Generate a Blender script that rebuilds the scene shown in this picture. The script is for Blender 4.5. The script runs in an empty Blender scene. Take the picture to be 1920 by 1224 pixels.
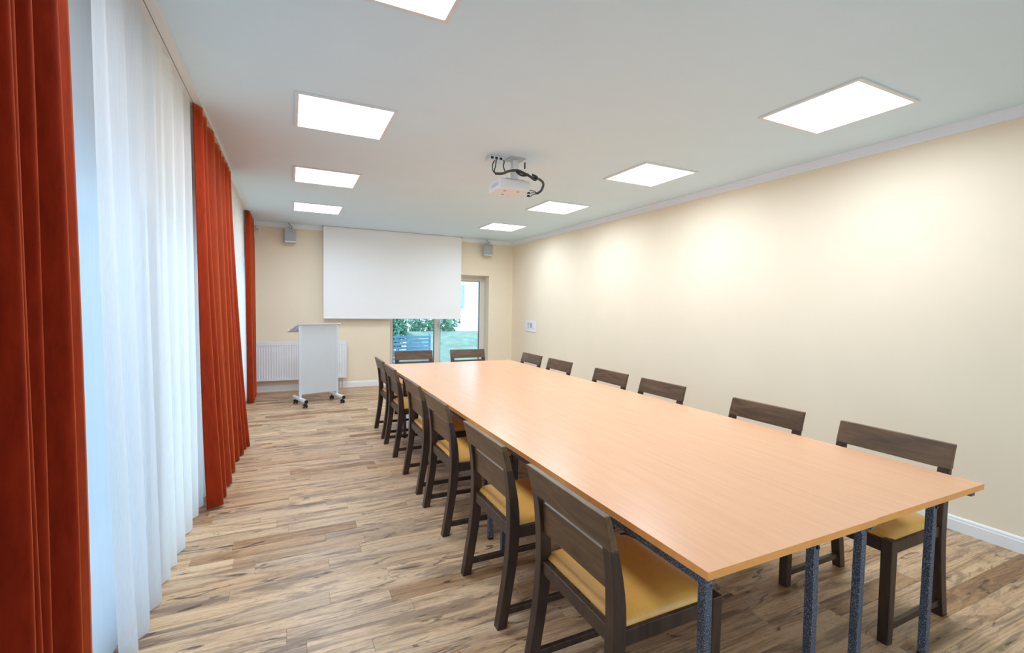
import bpy, bmesh, math, random
from mathutils import Vector, Matrix

sc = bpy.context.scene
COL = sc.collection
random.seed(7)

# ------------------------------------------------------------------ camera
cam_d = bpy.data.cameras.new('camera')
cam_d.sensor_width = 36.0
cam_d.sensor_fit = 'HORIZONTAL'
cam_d.lens = 873.4 * 36.0 / 1920.0
cam_d.clip_start = 0.02
cam = bpy.data.objects.new('camera', cam_d)
COL.objects.link(cam)
YAW, PIT, ROL, CH = 0.4452, -0.0436, 0.0172, 1.45
_f = Vector((math.sin(YAW) * math.cos(PIT), math.cos(YAW) * math.cos(PIT), math.sin(PIT)))
_r0 = Vector((math.cos(YAW), -math.sin(YAW), 0))
_u0 = _r0.cross(_f)
_r = math.cos(ROL) * _r0 + math.sin(ROL) * _u0
_u = -math.sin(ROL) * _r0 + math.cos(ROL) * _u0
cam.matrix_world = Matrix(((_r.x, _u.x, -_f.x, 0), (_r.y, _u.y, -_f.y, 0), (_r.z, _u.z, -_f.z, CH), (0, 0, 0, 1)))
sc.camera = cam

# ------------------------------------------------------------------ world, exposure
SKY_COLOR = (0.62, 0.82, 1.0)
SKY_STRENGTH = 2.7
PANEL_STRENGTH = 3.0      # glow of the diffuser itself
PANEL_WATT = 11.8
PANEL_SPREAD = math.radians(172)
EXPOSURE = 0.56
wd = bpy.data.worlds.new('overcast_sky')
sc.world = wd
wd.use_nodes = True
wn = wd.node_tree.nodes
wn['Background'].inputs['Color'].default_value = (*SKY_COLOR, 1)
wn['Background'].inputs['Strength'].default_value = SKY_STRENGTH
vs = sc.view_settings
vs.view_transform = 'Standard'
vs.look = 'None'
vs.exposure = EXPOSURE
vs.gamma = 1.0
vs.use_curve_mapping = False
sc.cycles.use_denoising = True
sc.cycles.max_bounces = 10
sc.cycles.diffuse_bounces = 7
sc.cycles.transparent_max_bounces = 16
sc.cycles.sample_clamp_indirect = 6.0

# ------------------------------------------------------------------ room dimensions
H = 2.721          # ceiling
XR = 4.026         # right wall
XL = -0.76         # left wall (behind the curtains)
YF = 8.452         # far wall
YB = -1.1          # wall behind the camera
WT = 0.36          # wall thickness


# ------------------------------------------------------------------ material helpers
def srgb(r, g, b):
    def c(v):
        v /= 255.0
        return v / 12.92 if v <= 0.04045 else ((v + 0.055) / 1.055) ** 2.4
    return (c(r), c(g), c(b), 1.0)


class NT:
    def __init__(s, name):
        s.m = bpy.data.materials.new(name)
        s.m.use_nodes = True
        s.t = s.m.node_tree
        s.n = s.t.nodes
        s.bsdf = s.n['Principled BSDF']
        s.out = s.n['Material Output']

    def node(s, typ, **kw):
        nd = s.n.new(typ)
        for k, v in kw.items():
            if k.startswith('i_'):
                nd.inputs[k[2:].replace('_', ' ')].default_value = v
            else:
                setattr(nd, k, v)
        return nd

    def link(s, a, b):
        s.t.links.new(a, b)

    def ramp(s, fac, stops):
        r = s.node('ShaderNodeValToRGB')
        el = r.color_ramp.elements
        while len(el) < len(stops):
            el.new(0.5)
        for e, (p, c) in zip(el, stops):
            e.position = p
            e.color = c if len(c) == 4 else (*c, 1)
        s.link(fac, r.inputs['Fac'])
        return r.outputs['Color']

    def mix(s, fac, a, b, mode='MIX'):
        m = s.node('ShaderNodeMix', data_type='RGBA', blend_type=mode)
        for sock, v in ((m.inputs[0], fac), (m.inputs[6], a), (m.inputs[7], b)):
            if hasattr(v, 'is_linked') or hasattr(v, 'links'):
                s.link(v, sock)
            else:
                sock.default_value = v
        return m.outputs[2]

    def math(s, op, a, b=0.0):
        m = s.node('ShaderNodeMath', operation=op)
        for i, v in enumerate((a, b)):
            if hasattr(v, 'links'):
                s.link(v, m.inputs[i])
            else:
                m.inputs[i].default_value = v
        return m.outputs[0]

    def mapping(s, vec, scale=(1, 1, 1), loc=(0, 0, 0)):
        m = s.node('ShaderNodeMapping')
        m.inputs['Scale'].default_value = scale
        m.inputs['Location'].default_value = loc
        s.link(vec, m.inputs['Vector'])
        return m.outputs['Vector']

    def noise(s, vec, scale=1.0, detail=4.0, rough=0.55, dist=0.0):
        n = s.node('ShaderNodeTexNoise')
        n.inputs['Scale'].default_value = scale
        n.inputs['Detail'].default_value = detail
        n.inputs['Roughness'].default_value = rough
        n.inputs['Distortion'].default_value = dist
        s.link(vec, n.inputs['Vector'])
        return n.outputs['Fac']

    def bump(s, height, strength=0.2, dist=0.01):
        b = s.node('ShaderNodeBump')
        b.inputs['Strength'].default_value = strength
        b.inputs['Distance'].default_value = dist
        s.link(height, b.inputs['Height'])
        s.link(b.outputs['Normal'], s.bsdf.inputs['Normal'])


def simple(name, col, rough=0.5, metal=0.0, noise=0.0, nscale=20.0, bump=0.0, spec=0.5):
    t = NT(name)
    t.bsdf.inputs['Roughness'].default_value = rough
    t.bsdf.inputs['Metallic'].default_value = metal
    t.bsdf.inputs['Specular IOR Level'].default_value = spec
    t.bsdf.inputs['Base Color'].default_value = col
    if noise or bump:
        tc = t.node('ShaderNodeTexCoord')
        n = t.noise(tc.outputs['Object'], nscale, 4)
        if noise:
            lo = tuple(c * (1 - noise) for c in col[:3])
            hi = tuple(min(1, c * (1 + noise)) for c in col[:3])
            t.link(t.ramp(n, [(0.3, lo), (0.7, hi)]), t.bsdf.inputs['Base Color'])
        if bump:
            t.bump(n, bump, 0.002)
    return t.m


M = {}
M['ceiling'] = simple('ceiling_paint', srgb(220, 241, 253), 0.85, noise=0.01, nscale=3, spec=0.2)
M['wall'] = simple('cream_wall_paint', srgb(243, 228, 202), 0.8, noise=0.015, nscale=2.0, bump=0.02, spec=0.25)
M['trim'] = simple('white_trim_paint', srgb(240, 240, 238), 0.45)
M['crown'] = simple('white_cornice', srgb(240, 246, 252), 0.6)
M['frame'] = simple('window_frame_grey', srgb(226, 222, 212), 0.4)
M['gasket'] = simple('rubber_gasket', srgb(90, 100, 110), 0.6)
M['white_plastic'] = simple('white_plastic', srgb(232, 233, 234), 0.35)
M['grey_plastic'] = simple('grey_plastic', srgb(190, 194, 196), 0.45, noise=0.02)
M['panel_frame'] = simple('satin_aluminium_frame', srgb(226, 228, 229), 0.45)
M['grille'] = simple('speaker_grille', srgb(168, 172, 174), 0.6, noise=0.08, nscale=400)
M['black'] = simple('black_plastic', srgb(24, 25, 28), 0.45)
M['black_hole'] = simple('dark_opening', srgb(40, 44, 48), 0.6)
M['screen'] = simple('projection_fabric', srgb(246, 246, 244), 0.7, noise=0.004, spec=0.1)
M['steel'] = simple('brushed_steel', srgb(205, 207, 210), 0.3, 0.9)
M['silver'] = simple('silver_paint', srgb(222, 226, 232), 0.35, 0.2)
M['lectern_panel'] = simple('lectern_grey_laminate', srgb(206, 210, 211), 0.4, noise=0.015, nscale=6)
M['radiator'] = simple('radiator_enamel', srgb(240, 241, 242), 0.35)
M['cable'] = simple('cable_rubber', srgb(42, 46, 50), 0.5)
M['cable_tie'] = simple('cable_sleeve', srgb(70, 76, 80), 0.5, noise=0.2, nscale=300)
M['subfloor'] = simple('subfloor_board', srgb(70, 52, 38), 0.8, noise=0.1)
M['facade'] = simple('facade_render', srgb(235, 238, 240), 0.8, noise=0.02)
M['facade_pane'] = simple('facade_window_pane', srgb(150, 172, 190), 0.15)
M['facade_frame'] = simple('facade_window_frame', srgb(170, 195, 215), 0.5)
M['fence_blue'] = simple('blue_grey_fence_paint', srgb(92, 142, 178), 0.5, noise=0.12, nscale=9)
M['lawn'] = simple('lawn_grass', srgb(116, 138, 124), 0.9, noise=0.25, nscale=4)
M['gravel'] = simple('pale_gravel', srgb(226, 226, 222), 0.9, noise=0.06, nscale=8)


def hammered():
    t = NT('hammered_blue_black_paint')
    tc = t.node('ShaderNodeTexCoord')
    v = t.node('ShaderNodeTexVoronoi', feature='F1')
    v.inputs['Scale'].default_value = 330
    t.link(tc.outputs['Object'], v.inputs['Vector'])
    t.link(t.ramp(v.outputs['Distance'], [(0.1, srgb(28, 32, 40)), (0.45, srgb(56, 62, 76)), (0.8, srgb(140, 148, 164))]), t.bsdf.inputs['Base Color'])
    t.bsdf.inputs['Roughness'].default_value = 0.38
    t.bsdf.inputs['Metallic'].default_value = 0.35
    t.bump(v.outputs['Distance'], 0.5, 0.002)
    return t.m


def velvet():
    t = NT('rust_red_velvet')
    tc = t.node('ShaderNodeTexCoord')
    n = t.noise(t.mapping(tc.outputs['Object'], (14, 14, 3)), 3.0, 6, 0.7)
    t.link(t.ramp(n, [(0.3, srgb(124, 32, 12)), (0.7, srgb(156, 46, 18))]), t.bsdf.inputs['Base Color'])
    t.bsdf.inputs['Roughness'].default_value = 0.85
    t.bsdf.inputs['Specular IOR Level'].default_value = 0.1
    t.bsdf.inputs['Sheen Weight'].default_value = 1.0
    t.bsdf.inputs['Sheen Roughness'].default_value = 0.42
    t.bsdf.inputs['Sheen Tint'].default_value = srgb(255, 140, 80)
    t.bump(n, 0.15, 0.003)
    return t.m


def sheer(name, mixd, trans, c0=srgb(240, 242, 244), c1=srgb(250, 250, 250)):
    t = NT(name)
    tc = t.node('ShaderNodeTexCoord')
    n = t.noise(t.mapping(tc.outputs['Object'], (300, 300, 4)), 1.0, 2)
    col = t.ramp(n, [(0.3, c0), (0.7, c1)])
    d = t.node('ShaderNodeBsdfDiffuse')
    tr = t.node('ShaderNodeBsdfTranslucent')
    tp = t.node('ShaderNodeBsdfTransparent')
    t.link(col, d.inputs['Color'])
    t.link(col, tr.inputs['Color'])
    m1 = t.node('ShaderNodeMixShader')
    m1.inputs[0].default_value = mixd
    t.link(d.outputs[0], m1.inputs[1])
    t.link(tr.outputs[0], m1.inputs[2])
    m2 = t.node('ShaderNodeMixShader')
    m2.inputs[0].default_value = trans
    t.link(m1.outputs[0], m2.inputs[1])
    t.link(tp.outputs[0], m2.inputs[2])
    t.link(m2.outputs[0], t.out.inputs['Surface'])
    return t.m


def glass():
    t = NT('window_glass')
    tp = t.node('ShaderNodeBsdfTransparent')
    tp.inputs['Color'].default_value = (0.93, 0.97, 0.98, 1)
    g = t.node('ShaderNodeBsdfGlossy')
    g.inputs['Roughness'].default_value = 0.02
    fr = t.node('ShaderNodeFresnel')
    fr.inputs['IOR'].default_value = 1.45
    mx = t.node('ShaderNodeMixShader')
    t.link(fr.outputs[0], mx.inputs[0])
    t.link(tp.outputs[0], mx.inputs[1])
    t.link(g.outputs[0], mx.inputs[2])
    t.link(mx.outputs[0], t.out.inputs['Surface'])
    return t.m


def emit(name, col, strength):
    t = NT(name)
    e = t.node('ShaderNodeEmission')
    e.inputs['Color'].default_value = col
    e.inputs['Strength'].default_value = strength
    t.link(e.outputs[0], t.out.inputs['Surface'])
    return t.m


def beech():
    t = NT('beech_laminate')
    tc = t.node('ShaderNodeTexCoord')
    v = t.mapping(tc.outputs['Object'], (26, 1.6, 1))
    n = t.noise(v, 1.6, 6, 0.6, 0.4)
    f = t.noise(t.mapping(tc.outputs['Object'], (160, 5, 1)), 1.0, 3)
    c = t.ramp(n, [(0.28, srgb(234, 172, 128)), (0.5, srgb(237, 177, 134)), (0.75, srgb(239, 181, 139))])
    c = t.mix(0.07, c, t.ramp(f, [(0.35, srgb(206, 146, 98)), (0.65, srgb(244, 196, 154))]))
    t.link(c, t.bsdf.inputs['Base Color'])
    t.bsdf.inputs['Roughness'].default_value = 0.27
    t.bsdf.inputs['Specular IOR Level'].default_value = 0.5
    return t.m


def dark_wood(name, c0, c1, c2, axis=(3, 40, 40)):
    t = NT(name)
    tc = t.node('ShaderNodeTexCoord')
    oi = t.node('ShaderNodeObjectInfo')
    sep = t.node('ShaderNodeVectorMath', operation='ADD')
    t.link(tc.outputs['Object'], sep.inputs[0])
    cmb = t.node('ShaderNodeCombineXYZ')
    for i in range(3):
        t.link(t.math('MULTIPLY', oi.outputs['Random'], 17.0 + 9 * i), cmb.inputs[i])
    t.link(cmb.outputs[0], sep.inputs[1])
    n = t.noise(t.mapping(sep.outputs[0], axis), 1.0, 5, 0.6, 1.2)
    t.link(t.ramp(n, [(0.3, c0), (0.52, c1), (0.75, c2)]), t.bsdf.inputs['Base Color'])
    t.bsdf.inputs['Roughness'].default_value = 0.36
    t.bsdf.inputs['Specular IOR Level'].default_value = 0.45
    return t.m


def leather():
    t = NT('ochre_leatherette')
    tc = t.node('ShaderNodeTexCoord')
    n = t.noise(tc.outputs['Object'], 90, 5, 0.6)
    n2 = t.noise(tc.outputs['Object'], 6, 3)
    c = t.mix(0.5, t.ramp(n, [(0.3, srgb(212, 152, 66)), (0.7, srgb(226, 168, 84))]), t.ramp(n2, [(0.3, srgb(216, 156, 66)), (0.7, srgb(228, 172, 92))]))
    t.link(c, t.bsdf.inputs['Base Color'])
    t.bsdf.inputs['Roughness'].default_value = 0.40
    t.bsdf.inputs['Specular IOR Level'].default_value = 0.75
    t.bump(n, 0.12, 0.001)
    return t.m


def laminate():
    t = NT('oak_laminate_planks')
    geo = t.node('ShaderNodeNewGeometry')
    at = t.node('ShaderNodeAttribute', attribute_name='rnd')
    off = t.node('ShaderNodeVectorMath', operation='MULTIPLY')
    t.link(at.outputs['Vector'], off.inputs[0])
    off.inputs[1].default_value = (31, 17, 11)
    p = t.node('ShaderNodeVectorMath', operation='ADD')
    t.link(geo.outputs['Position'], p.inputs[0])
    t.link(off.outputs[0], p.inputs[1])
    P = p.outputs[0]
    sep = t.node('ShaderNodeSeparateXYZ')
    t.link(at.outputs['Vector'], sep.inputs[0])
    r1, r2, r3 = sep.outputs
    # broad streaks along the plank
    n1 = t.noise(t.mapping(P, (1.1, 17, 1)), 1.0, 6, 0.62, 0.9)
    base = t.ramp(n1, [(0.24, srgb(112, 84, 62)), (0.37, srgb(170, 138, 108)), (0.50, srgb(212, 182, 148)), (0.64, srgb(224, 198, 166)), (0.80, srgb(238, 218, 190))])
    # fine pores
    n2 = t.noise(t.mapping(P, (26, 110, 1)), 1.0, 3, 0.6, 0.6)
    base = t.mix(0.22, base, t.ramp(n2, [(0.34, srgb(134, 104, 80)), (0.58, srgb(230, 204, 172))]))
    # cathedral figure
    w = t.node('ShaderNodeTexWave', wave_type='RINGS', rings_direction='Z')
    w.inputs['Scale'].default_value = 3.2
    w.inputs['Distortion'].default_value = 9.0
    w.inputs['Detail'].default_value = 3.0
    w.inputs['Detail Scale'].default_value = 0.9
    t.link(t.mapping(P, (0.8, 6.5, 1)), w.inputs['Vector'])
    wm = t.ramp(t.noise(t.mapping(P, (1.2, 5, 1)), 1.0, 2), [(0.48, (0, 0, 0)), (0.6, (1, 1, 1))])
    base = t.mix(t.math('MULTIPLY', wm, 0.30), base, t.ramp(w.outputs['Fac'], [(0.1, srgb(120, 92, 70)), (0.5, srgb(214, 186, 154))]))
    # smoky streaks: long, tapering, grey brown
    n3 = t.noise(t.mapping(P, (1.7, 11.0, 1)), 1.0, 5, 0.62, 1.3)
    mk = t.ramp(n3, [(0.51, (0, 0, 0)), (0.62, (1, 1, 1))])
    base = t.mix(t.math('MULTIPLY', mk, 0.62), base, srgb(112, 92, 78))
    # knots and dark hearts
    n4 = t.noise(t.mapping(P, (3.0, 14.0, 1)), 1.0, 4, 0.6, 2.0)
    mk2 = t.ramp(n4, [(0.60, (0, 0, 0)), (0.68, (1, 1, 1))])
    base = t.mix(t.math('MULTIPLY', mk2, 0.82), base, srgb(64, 46, 38))
    # plank to plank tone: most pale, some browner or greyer
    grey = t.ramp(r1, [(0.0, srgb(222, 214, 206)), (0.25, srgb(250, 243, 234)), (0.80, srgb(255, 245, 230)), (0.93, srgb(226, 204, 178)), (1.0, srgb(186, 160, 132))])
    base = t.mix(1.0, base, grey, 'MULTIPLY')
    val = t.ramp(r2, [(0.0, (0.80, 0.80, 0.80)), (0.2, (0.94, 0.94, 0.94)), (1.0, (1, 1, 1))])
    base = t.mix(1.0, base, val, 'MULTIPLY')
    t.link(base, t.bsdf.inputs['Base Color'])
    t.bsdf.inputs['Roughness'].default_value = 0.40
    t.bsdf.inputs['Specular IOR Level'].default_value = 0.5
    return t.m


def leaves():
    t = NT('shrub_leaf')
    oi = t.node('ShaderNodeNewGeometry')
    t.link(t.ramp(oi.outputs['Random Per Island'], [(0.0, srgb(70, 130, 110)), (1.0, srgb(140, 190, 160))]), t.bsdf.inputs['Base Color'])
    t.bsdf.inputs['Roughness'].default_value = 0.7
    return t.m


M['hammered'] = hammered()
M['velvet'] = velvet()
M['sheer'] = sheer('white_sheer_voile', 0.56, 0.14)
M['sheer_blue_tint'] = sheer('daylight_tinted_sheer_voile', 0.60, 0.10, srgb(214, 224, 238), srgb(222, 231, 243))  # same voile as above, with cool daylight blue put into its colour
M['glass'] = glass()
M['panel'] = emit('led_diffuser', (0.92, 0.98, 1.06, 1), PANEL_STRENGTH)
M['beech'] = beech()
M['beech_edge'] = simple('beech_edge_band', srgb(234, 156, 80), 0.4, noise=0.06, nscale=25)
M['wood'] = dark_wood('wenge_stained_wood', srgb(46, 32, 25), srgb(63, 46, 36), srgb(80, 60, 46), (22, 22, 3))
M['wood_rail_lit'] = dark_wood('wenge_stained_wood_rail_lit', srgb(76, 55, 37), srgb(102, 76, 49), srgb(128, 98, 64), (26, 3, 20))  # same wood lightened; window reflection on the rails is put into the colour
M['seat'] = leather()
M['floor'] = laminate()
M['leaf'] = leaves()
M['bark'] = simple('shrub_bark', srgb(90, 70, 55), 0.9)


# ------------------------------------------------------------------ mesh helpers
def new(name, bm, mat, parent=None, smooth=False, **props):
    me = bpy.data.meshes.new(name)
    bm.normal_update()
    bm.to_mesh(me)
    bm.free()
    mats = mat if isinstance(mat, (list, tuple)) else [mat]
    for m in mats:
        me.materials.append(m)
    if smooth:
        for p in me.polygons:
            p.use_smooth = True
    o = bpy.data.objects.new(name, me)
    COL.objects.link(o)
    if parent:
        o.parent = parent
    for k, v in props.items():
        o[k] = v
    return o


def thing(name, label, cat, loc=(0, 0, 0), rz=0.0, group=None):
    o = bpy.data.objects.new(name, None)
    o.empty_display_size = 0.1
    COL.objects.link(o)
    o.location = loc
    o.rotation_euler = (0, 0, rz)
    o['label'] = label
    o['category'] = cat
    if group:
        o['group'] = group
    return o


def tag(o, label, cat, group=None):
    o['label'] = label
    o['category'] = cat
    if group:
        o['group'] = group
    return o


def struct(o):
    o['kind'] = 'structure'
    return o


def box(bm, x0, x1, y0, y1, z0, z1, mi=0):
    vs_ = [bm.verts.new(p) for p in ((x0, y0, z0), (x1, y0, z0), (x1, y1, z0), (x0, y1, z0), (x0, y0, z1), (x1, y0, z1), (x1, y1, z1), (x0, y1, z1))]
    fs = []
    for f in ((3, 2, 1, 0), (4, 5, 6, 7), (0, 1, 5, 4), (1, 2, 6, 5), (2, 3, 7, 6), (3, 0, 4, 7)):
        fc = bm.faces.new([vs_[i] for i in f])
        fc.material_index = mi
        fs.append(fc)
    return fs


def B(*a, bevel=0.0, seg=2):
    bm = bmesh.new()
    box(bm, *a)
    if bevel:
        bmesh.ops.bevel(bm, geom=bm.edges[:], offset=bevel, segments=seg, affect='EDGES', profile=0.5)
    return bm


def boxes(*lst):
    bm = bmesh.new()
    for a in lst:
        box(bm, *a)
    return bm


def tube(bm, pts, r, seg=8, cap=True):
    pts = [Vector(p) for p in pts]
    rings = []
    prev = None
    for i, p in enumerate(pts):
        d = (pts[min(i + 1, len(pts) - 1)] - pts[max(i - 1, 0)]).normalized()
        if prev is None:
            a = Vector((0, 0, 1)) if abs(d.z) < 0.9 else Vector((1, 0, 0))
            n = d.cross(a).normalized()
        else:
            n = (prev - d * prev.dot(d)).normalized()
        prev = n
        b = d.cross(n)
        rr = r[i] if isinstance(r, (list, tuple)) else r
        rings.append([bm.verts.new(p + n * math.cos(2 * math.pi * k / seg) * rr + b * math.sin(2 * math.pi * k / seg) * rr) for k in range(seg)])
    for a, b in zip(rings, rings[1:]):
        for k in range(seg):
            bm.faces.new((a[k], a[(k + 1) % seg], b[(k + 1) % seg], b[k]))
    if cap:
        bm.faces.new(rings[0][::-1])
        bm.faces.new(rings[-1])
    return bm


def spline(ctrl, n=8):
    P = [Vector(p) for p in ctrl]
    P = [P[0] * 2 - P[1]] + P + [P[-1] * 2 - P[-2]]
    out = []
    for i in range(1, len(P) - 2):
        for k in range(n):
            t = k / n
            a, b, c, d = P[i - 1:i + 3]
            out.append(0.5 * ((2 * b) + (c - a) * t + (2 * a - 5 * b + 4 * c - d) * t * t + (3 * b - a - 3 * c + d) * t ** 3))
    out.append(P[-2])
    return out


def prism_y(bm, poly, y0, y1):
    """extrude an xz polygon (counter-clockwise seen from -y) along y"""
    a = [bm.verts.new((x, y0, z)) for x, z in poly]
    b = [bm.verts.new((x, y1, z)) for x, z in poly]
    n = len(poly)
    bm.faces.new(a)
    bm.faces.new(b[::-1])
    for i in range(n):
        bm.faces.new((a[i], b[i], b[(i + 1) % n], a[(i + 1) % n]))
    bmesh.ops.recalc_face_normals(bm, faces=bm.faces[:])
    return bm


def dup(root, loc, rz, label, group=None):
    r = root.copy()
    COL.objects.link(r)
    r.location = loc
    r.rotation_euler = (0, 0, rz)
    r['label'] = label
    if group:
        r['group'] = group
    for ch in list(root.children):
        c = ch.copy()
        COL.objects.link(c)
        c.parent = r
        for g in ch.children:
            d = g.copy()
            COL.objects.link(d)
            d.parent = c
    return r


# ================================================================== THE SETTING
# ---- floor: slab plus laminate planks running across the room
floor = struct(new('floor', boxes((XL - WT, XR + 0.1, YB - WT, YF + WT, -0.12, -0.010)), M['subfloor']))
PW = 0.1075
planks = []
rng = random.Random(11)
y = YB
while y < YF + 0.30:
    x = XL - rng.uniform(0.0, 0.9)
    while x < XR:
        L = rng.choice((0.55, 0.7, 0.7, 0.85, 1.0, 1.25))
        x0, x1 = max(x, XL - 0.30), min(x + L, XR)
        if x1 - x0 > 0.03:
            planks.append((x0, x1, y, min(y + PW, YF + 0.30)))
        x += L
    y += PW


def plank_bm(lst):
    bm = bmesh.new()
    lay = bm.verts.layers.float_vector.new('rnd')
    for (x0, x1, y0, y1) in lst:
        rr = Vector((rng.random(), rng.random(), rng.random()))
        g, c, d = 0.0003, 0.0009, 0.0007
        lo = [bm.verts.new(p) for p in ((x0 + g, y0 + g, -0.009), (x1 - g, y0 + g, -0.009), (x1 - g, y1 - g, -0.009), (x0 + g, y1 - g, -0.009))]
        mi = [bm.verts.new((v.co.x, v.co.y, -d)) for v in lo]
        tp = [bm.verts.new(p) for p in ((x0 + g + c, y0 + g + c, 0), (x1 - g - c, y0 + g + c, 0), (x1 - g - c, y1 - g - c, 0), (x0 + g + c, y1 - g - c, 0))]
        for v in lo + mi + tp:
            v[lay] = rr
        bm.faces.new(tp)
        for a, b in ((lo, mi), (mi, tp)):
            for i in range(4):
                bm.faces.new((a[i], a[(i + 1) % 4], b[(i + 1) % 4], b[i]))
    return bm


def plank_score(p):
    cx, cy = (p[0] + p[1]) / 2, (p[2] + p[3]) / 2
    v = Vector((cx, cy, -CH))
    dz = v.dot(_f)
    if dz < 0.3 or abs(v.dot(_r) / dz) > 1.2 or abs(v.dot(_u) / dz) > 0.85 or cx < -0.75:
        return 0.0
    hidden = 0.25 if (1.2 < cx < 3.2 and 1.3 < cy < 6.0) or (cx > 3.0 and cy > 2.0) else 1.0
    return hidden * (p[1] - p[0]) / dz ** 2.2


planks.sort(key=plank_score, reverse=True)
for p in planks[:300]:
    new('floor_plank', plank_bm([p]), M['floor'], floor)
rest = new('floor_planks', plank_bm(planks[300:]), M['floor'], floor)
rest['kind'] = 'stuff'

# ---- ceiling
struct(new('ceiling', boxes((XL - WT, XR + 0.1, YB - WT, YF + WT, H, H + 0.12)), M['ceiling']))

# ---- walls
WX0, WX1, WZ = 1.612, 3.52, 2.03
struct(new('wall_right', boxes((XR, XR + 0.1, YB - WT, YF + WT, -0.12, H)), M['wall']))
BX0, BX1 = 0.3, 3.5  # opening for the added daylight window behind the camera
struct(new('wall_behind', boxes((XL - WT, BX0, YB - WT, YB, -0.12, H), (BX1, XR, YB - WT, YB, -0.12, H), (BX0, BX1, YB - WT, YB, WZ, H)), M['wall']))
struct(new('wall_far', boxes((XL - WT, WX0, YF, YF + WT, -0.12, H), (WX1, XR, YF, YF + WT, -0.12, H), (WX0, WX1, YF, YF + WT, WZ, H)), M['wall']))
OPEN = [(-0.9, 0.55), (1.25, 4.40), (5.15, 8.20)]  # first opening is for the added, unseen side window
lw = []
ys = [YB] + [v for o in OPEN for v in o] + [YF]
for i in range(0, len(ys), 2):
    lw.append((XL - WT, XL, ys[i], ys[i + 1], -0.12, H))
for a, b in OPEN:
    lw.append((XL - WT, XL, a, b, WZ, H))
struct(new('wall_left', boxes(*lw), M['wall']))


# ---- baseboards and cornice
def base_profile(h=0.097, t=0.016):
    return [(0, 0), (-t, 0), (-t, h * 0.72), (-t * 0.8, h * 0.78), (-t * 0.75, h * 0.90), (-t * 0.45, h * 0.97), (0, h)]


def strip(poly, a, b, name, mat):
    """sweep an (inward offset, z) profile along the wall line a->b; inward is to the left of a->b"""
    bm = bmesh.new()
    A_, B_ = Vector((*a, 0)), Vector((*b, 0))
    d = (B_ - A_).normalized()
    n = Vector((-d.y, d.x, 0))
    ra = [bm.verts.new(A_ + n * (-u) + Vector((0, 0, z))) for u, z in poly]
    rb = [bm.verts.new(B_ + n * (-u) + Vector((0, 0, z))) for u, z in poly]
    k = len(poly)
    for i in range(k):
        bm.faces.new((ra[i], ra[(i + 1) % k], rb[(i + 1) % k], rb[i]))
    bm.faces.new(ra)
    bm.faces.new(rb[::-1])
    bmesh.ops.recalc_face_normals(bm, faces=bm.faces[:])
    return struct(new(name, bm, mat))


strip(base_profile(), (XR, YB), (XR, YF), 'baseboard_right', M['trim'])
strip(base_profile(0.10), (WX0 - 0.002, YF), (XL, YF), 'baseboard_far', M['trim']).location.x = 0
strip(base_profile(0.10), (XR, YF), (WX1 + 0.002, YF), 'baseboard_far_corner', M['trim'])
crown = [(0, H), (-0.030, H), (-0.030, H - 0.008), (-0.020, H - 0.020), (-0.013, H - 0.045), (-0.012, H - 0.062), (-0.008, H - 0.068), (0, H - 0.070)]
strip(crown, (XR, YB), (XR, YF), 'trim_1', M['crown'])
strip(crown, (XR, YF), (XL, YF), 'trim_2', M['crown'])


# ---- windows
def french_window(name, axis, a, b, depth, inner, mull=None, handle=True):
    """two-leaf glazed door filling an opening; axis 'x': runs along x at y=depth, 'y': runs along y at x=depth"""
    root = bpy.data.objects.new(name, None)
    COL.objects.link(root)
    struct(root)

    def bx(u0, u1, z0, z1, t0, t1):
        if axis == 'x':
            return (u0, u1, depth + t0, depth + t1, z0, z1)
        return (depth - t1, depth - t0, u0, u1, z0, z1)
    m = mull or (a + b) / 2
    F = 0.045
    fr = boxes(bx(a, b, WZ - F, WZ, 0, 0.07), bx(a, b, -0.01, 0.03, 0, 0.07), bx(a, a + F, 0.03, WZ - F, 0, 0.07), bx(b - F, b, 0.03, WZ - F, 0, 0.07))
    new('window_frame', fr, M['frame'], root)
    S = 0.055
    for (u0, u1) in ((a + F, m), (m, b - F)):
        z0, z1 = 0.032, WZ - F
        t0 = -0.012
        sash = new('sash', boxes(bx(u0, u1, z1 - S, z1, t0, 0.055), bx(u0, u1, z0, z0 + S + 0.03, t0, 0.055), bx(u0, u0 + S, z0 + S + 0.03, z1 - S, t0, 0.055), bx(u1 - S, u1, z0 + S + 0.03, z1 - S, t0, 0.055)), M['frame'], root)
        g = 0.012
        gu0, gu1, gz0, gz1 = u0 + S, u1 - S, z0 + S + 0.03, z1 - S
        new('gasket', boxes(bx(gu0, gu1, gz1 - g, gz1, 0.005, 0.03), bx(gu0, gu1, gz0, gz0 + g, 0.005, 0.03), bx(gu0, gu0 + g, gz0 + g, gz1 - g, 0.005, 0.03), bx(gu1 - g, gu1, gz0 + g, gz1 - g, 0.005, 0.03)), M['gasket'], sash)
        new('pane', boxes(bx(gu0 + g, gu1 - g, gz0 + g, gz1 - g, 0.015, 0.021)), M['glass'], sash)
    if handle:
        h = boxes(bx(m + 0.012, m + 0.042, 1.02, 1.14, -0.024, -0.012), bx(m + 0.018, m + 0.036, 1.07, 1.09, -0.06, -0.024), bx(m + 0.018, m + 0.036, 0.98, 1.09, -0.075, -0.06))
        new('handle', h, M['steel'], root)
    return root


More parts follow.
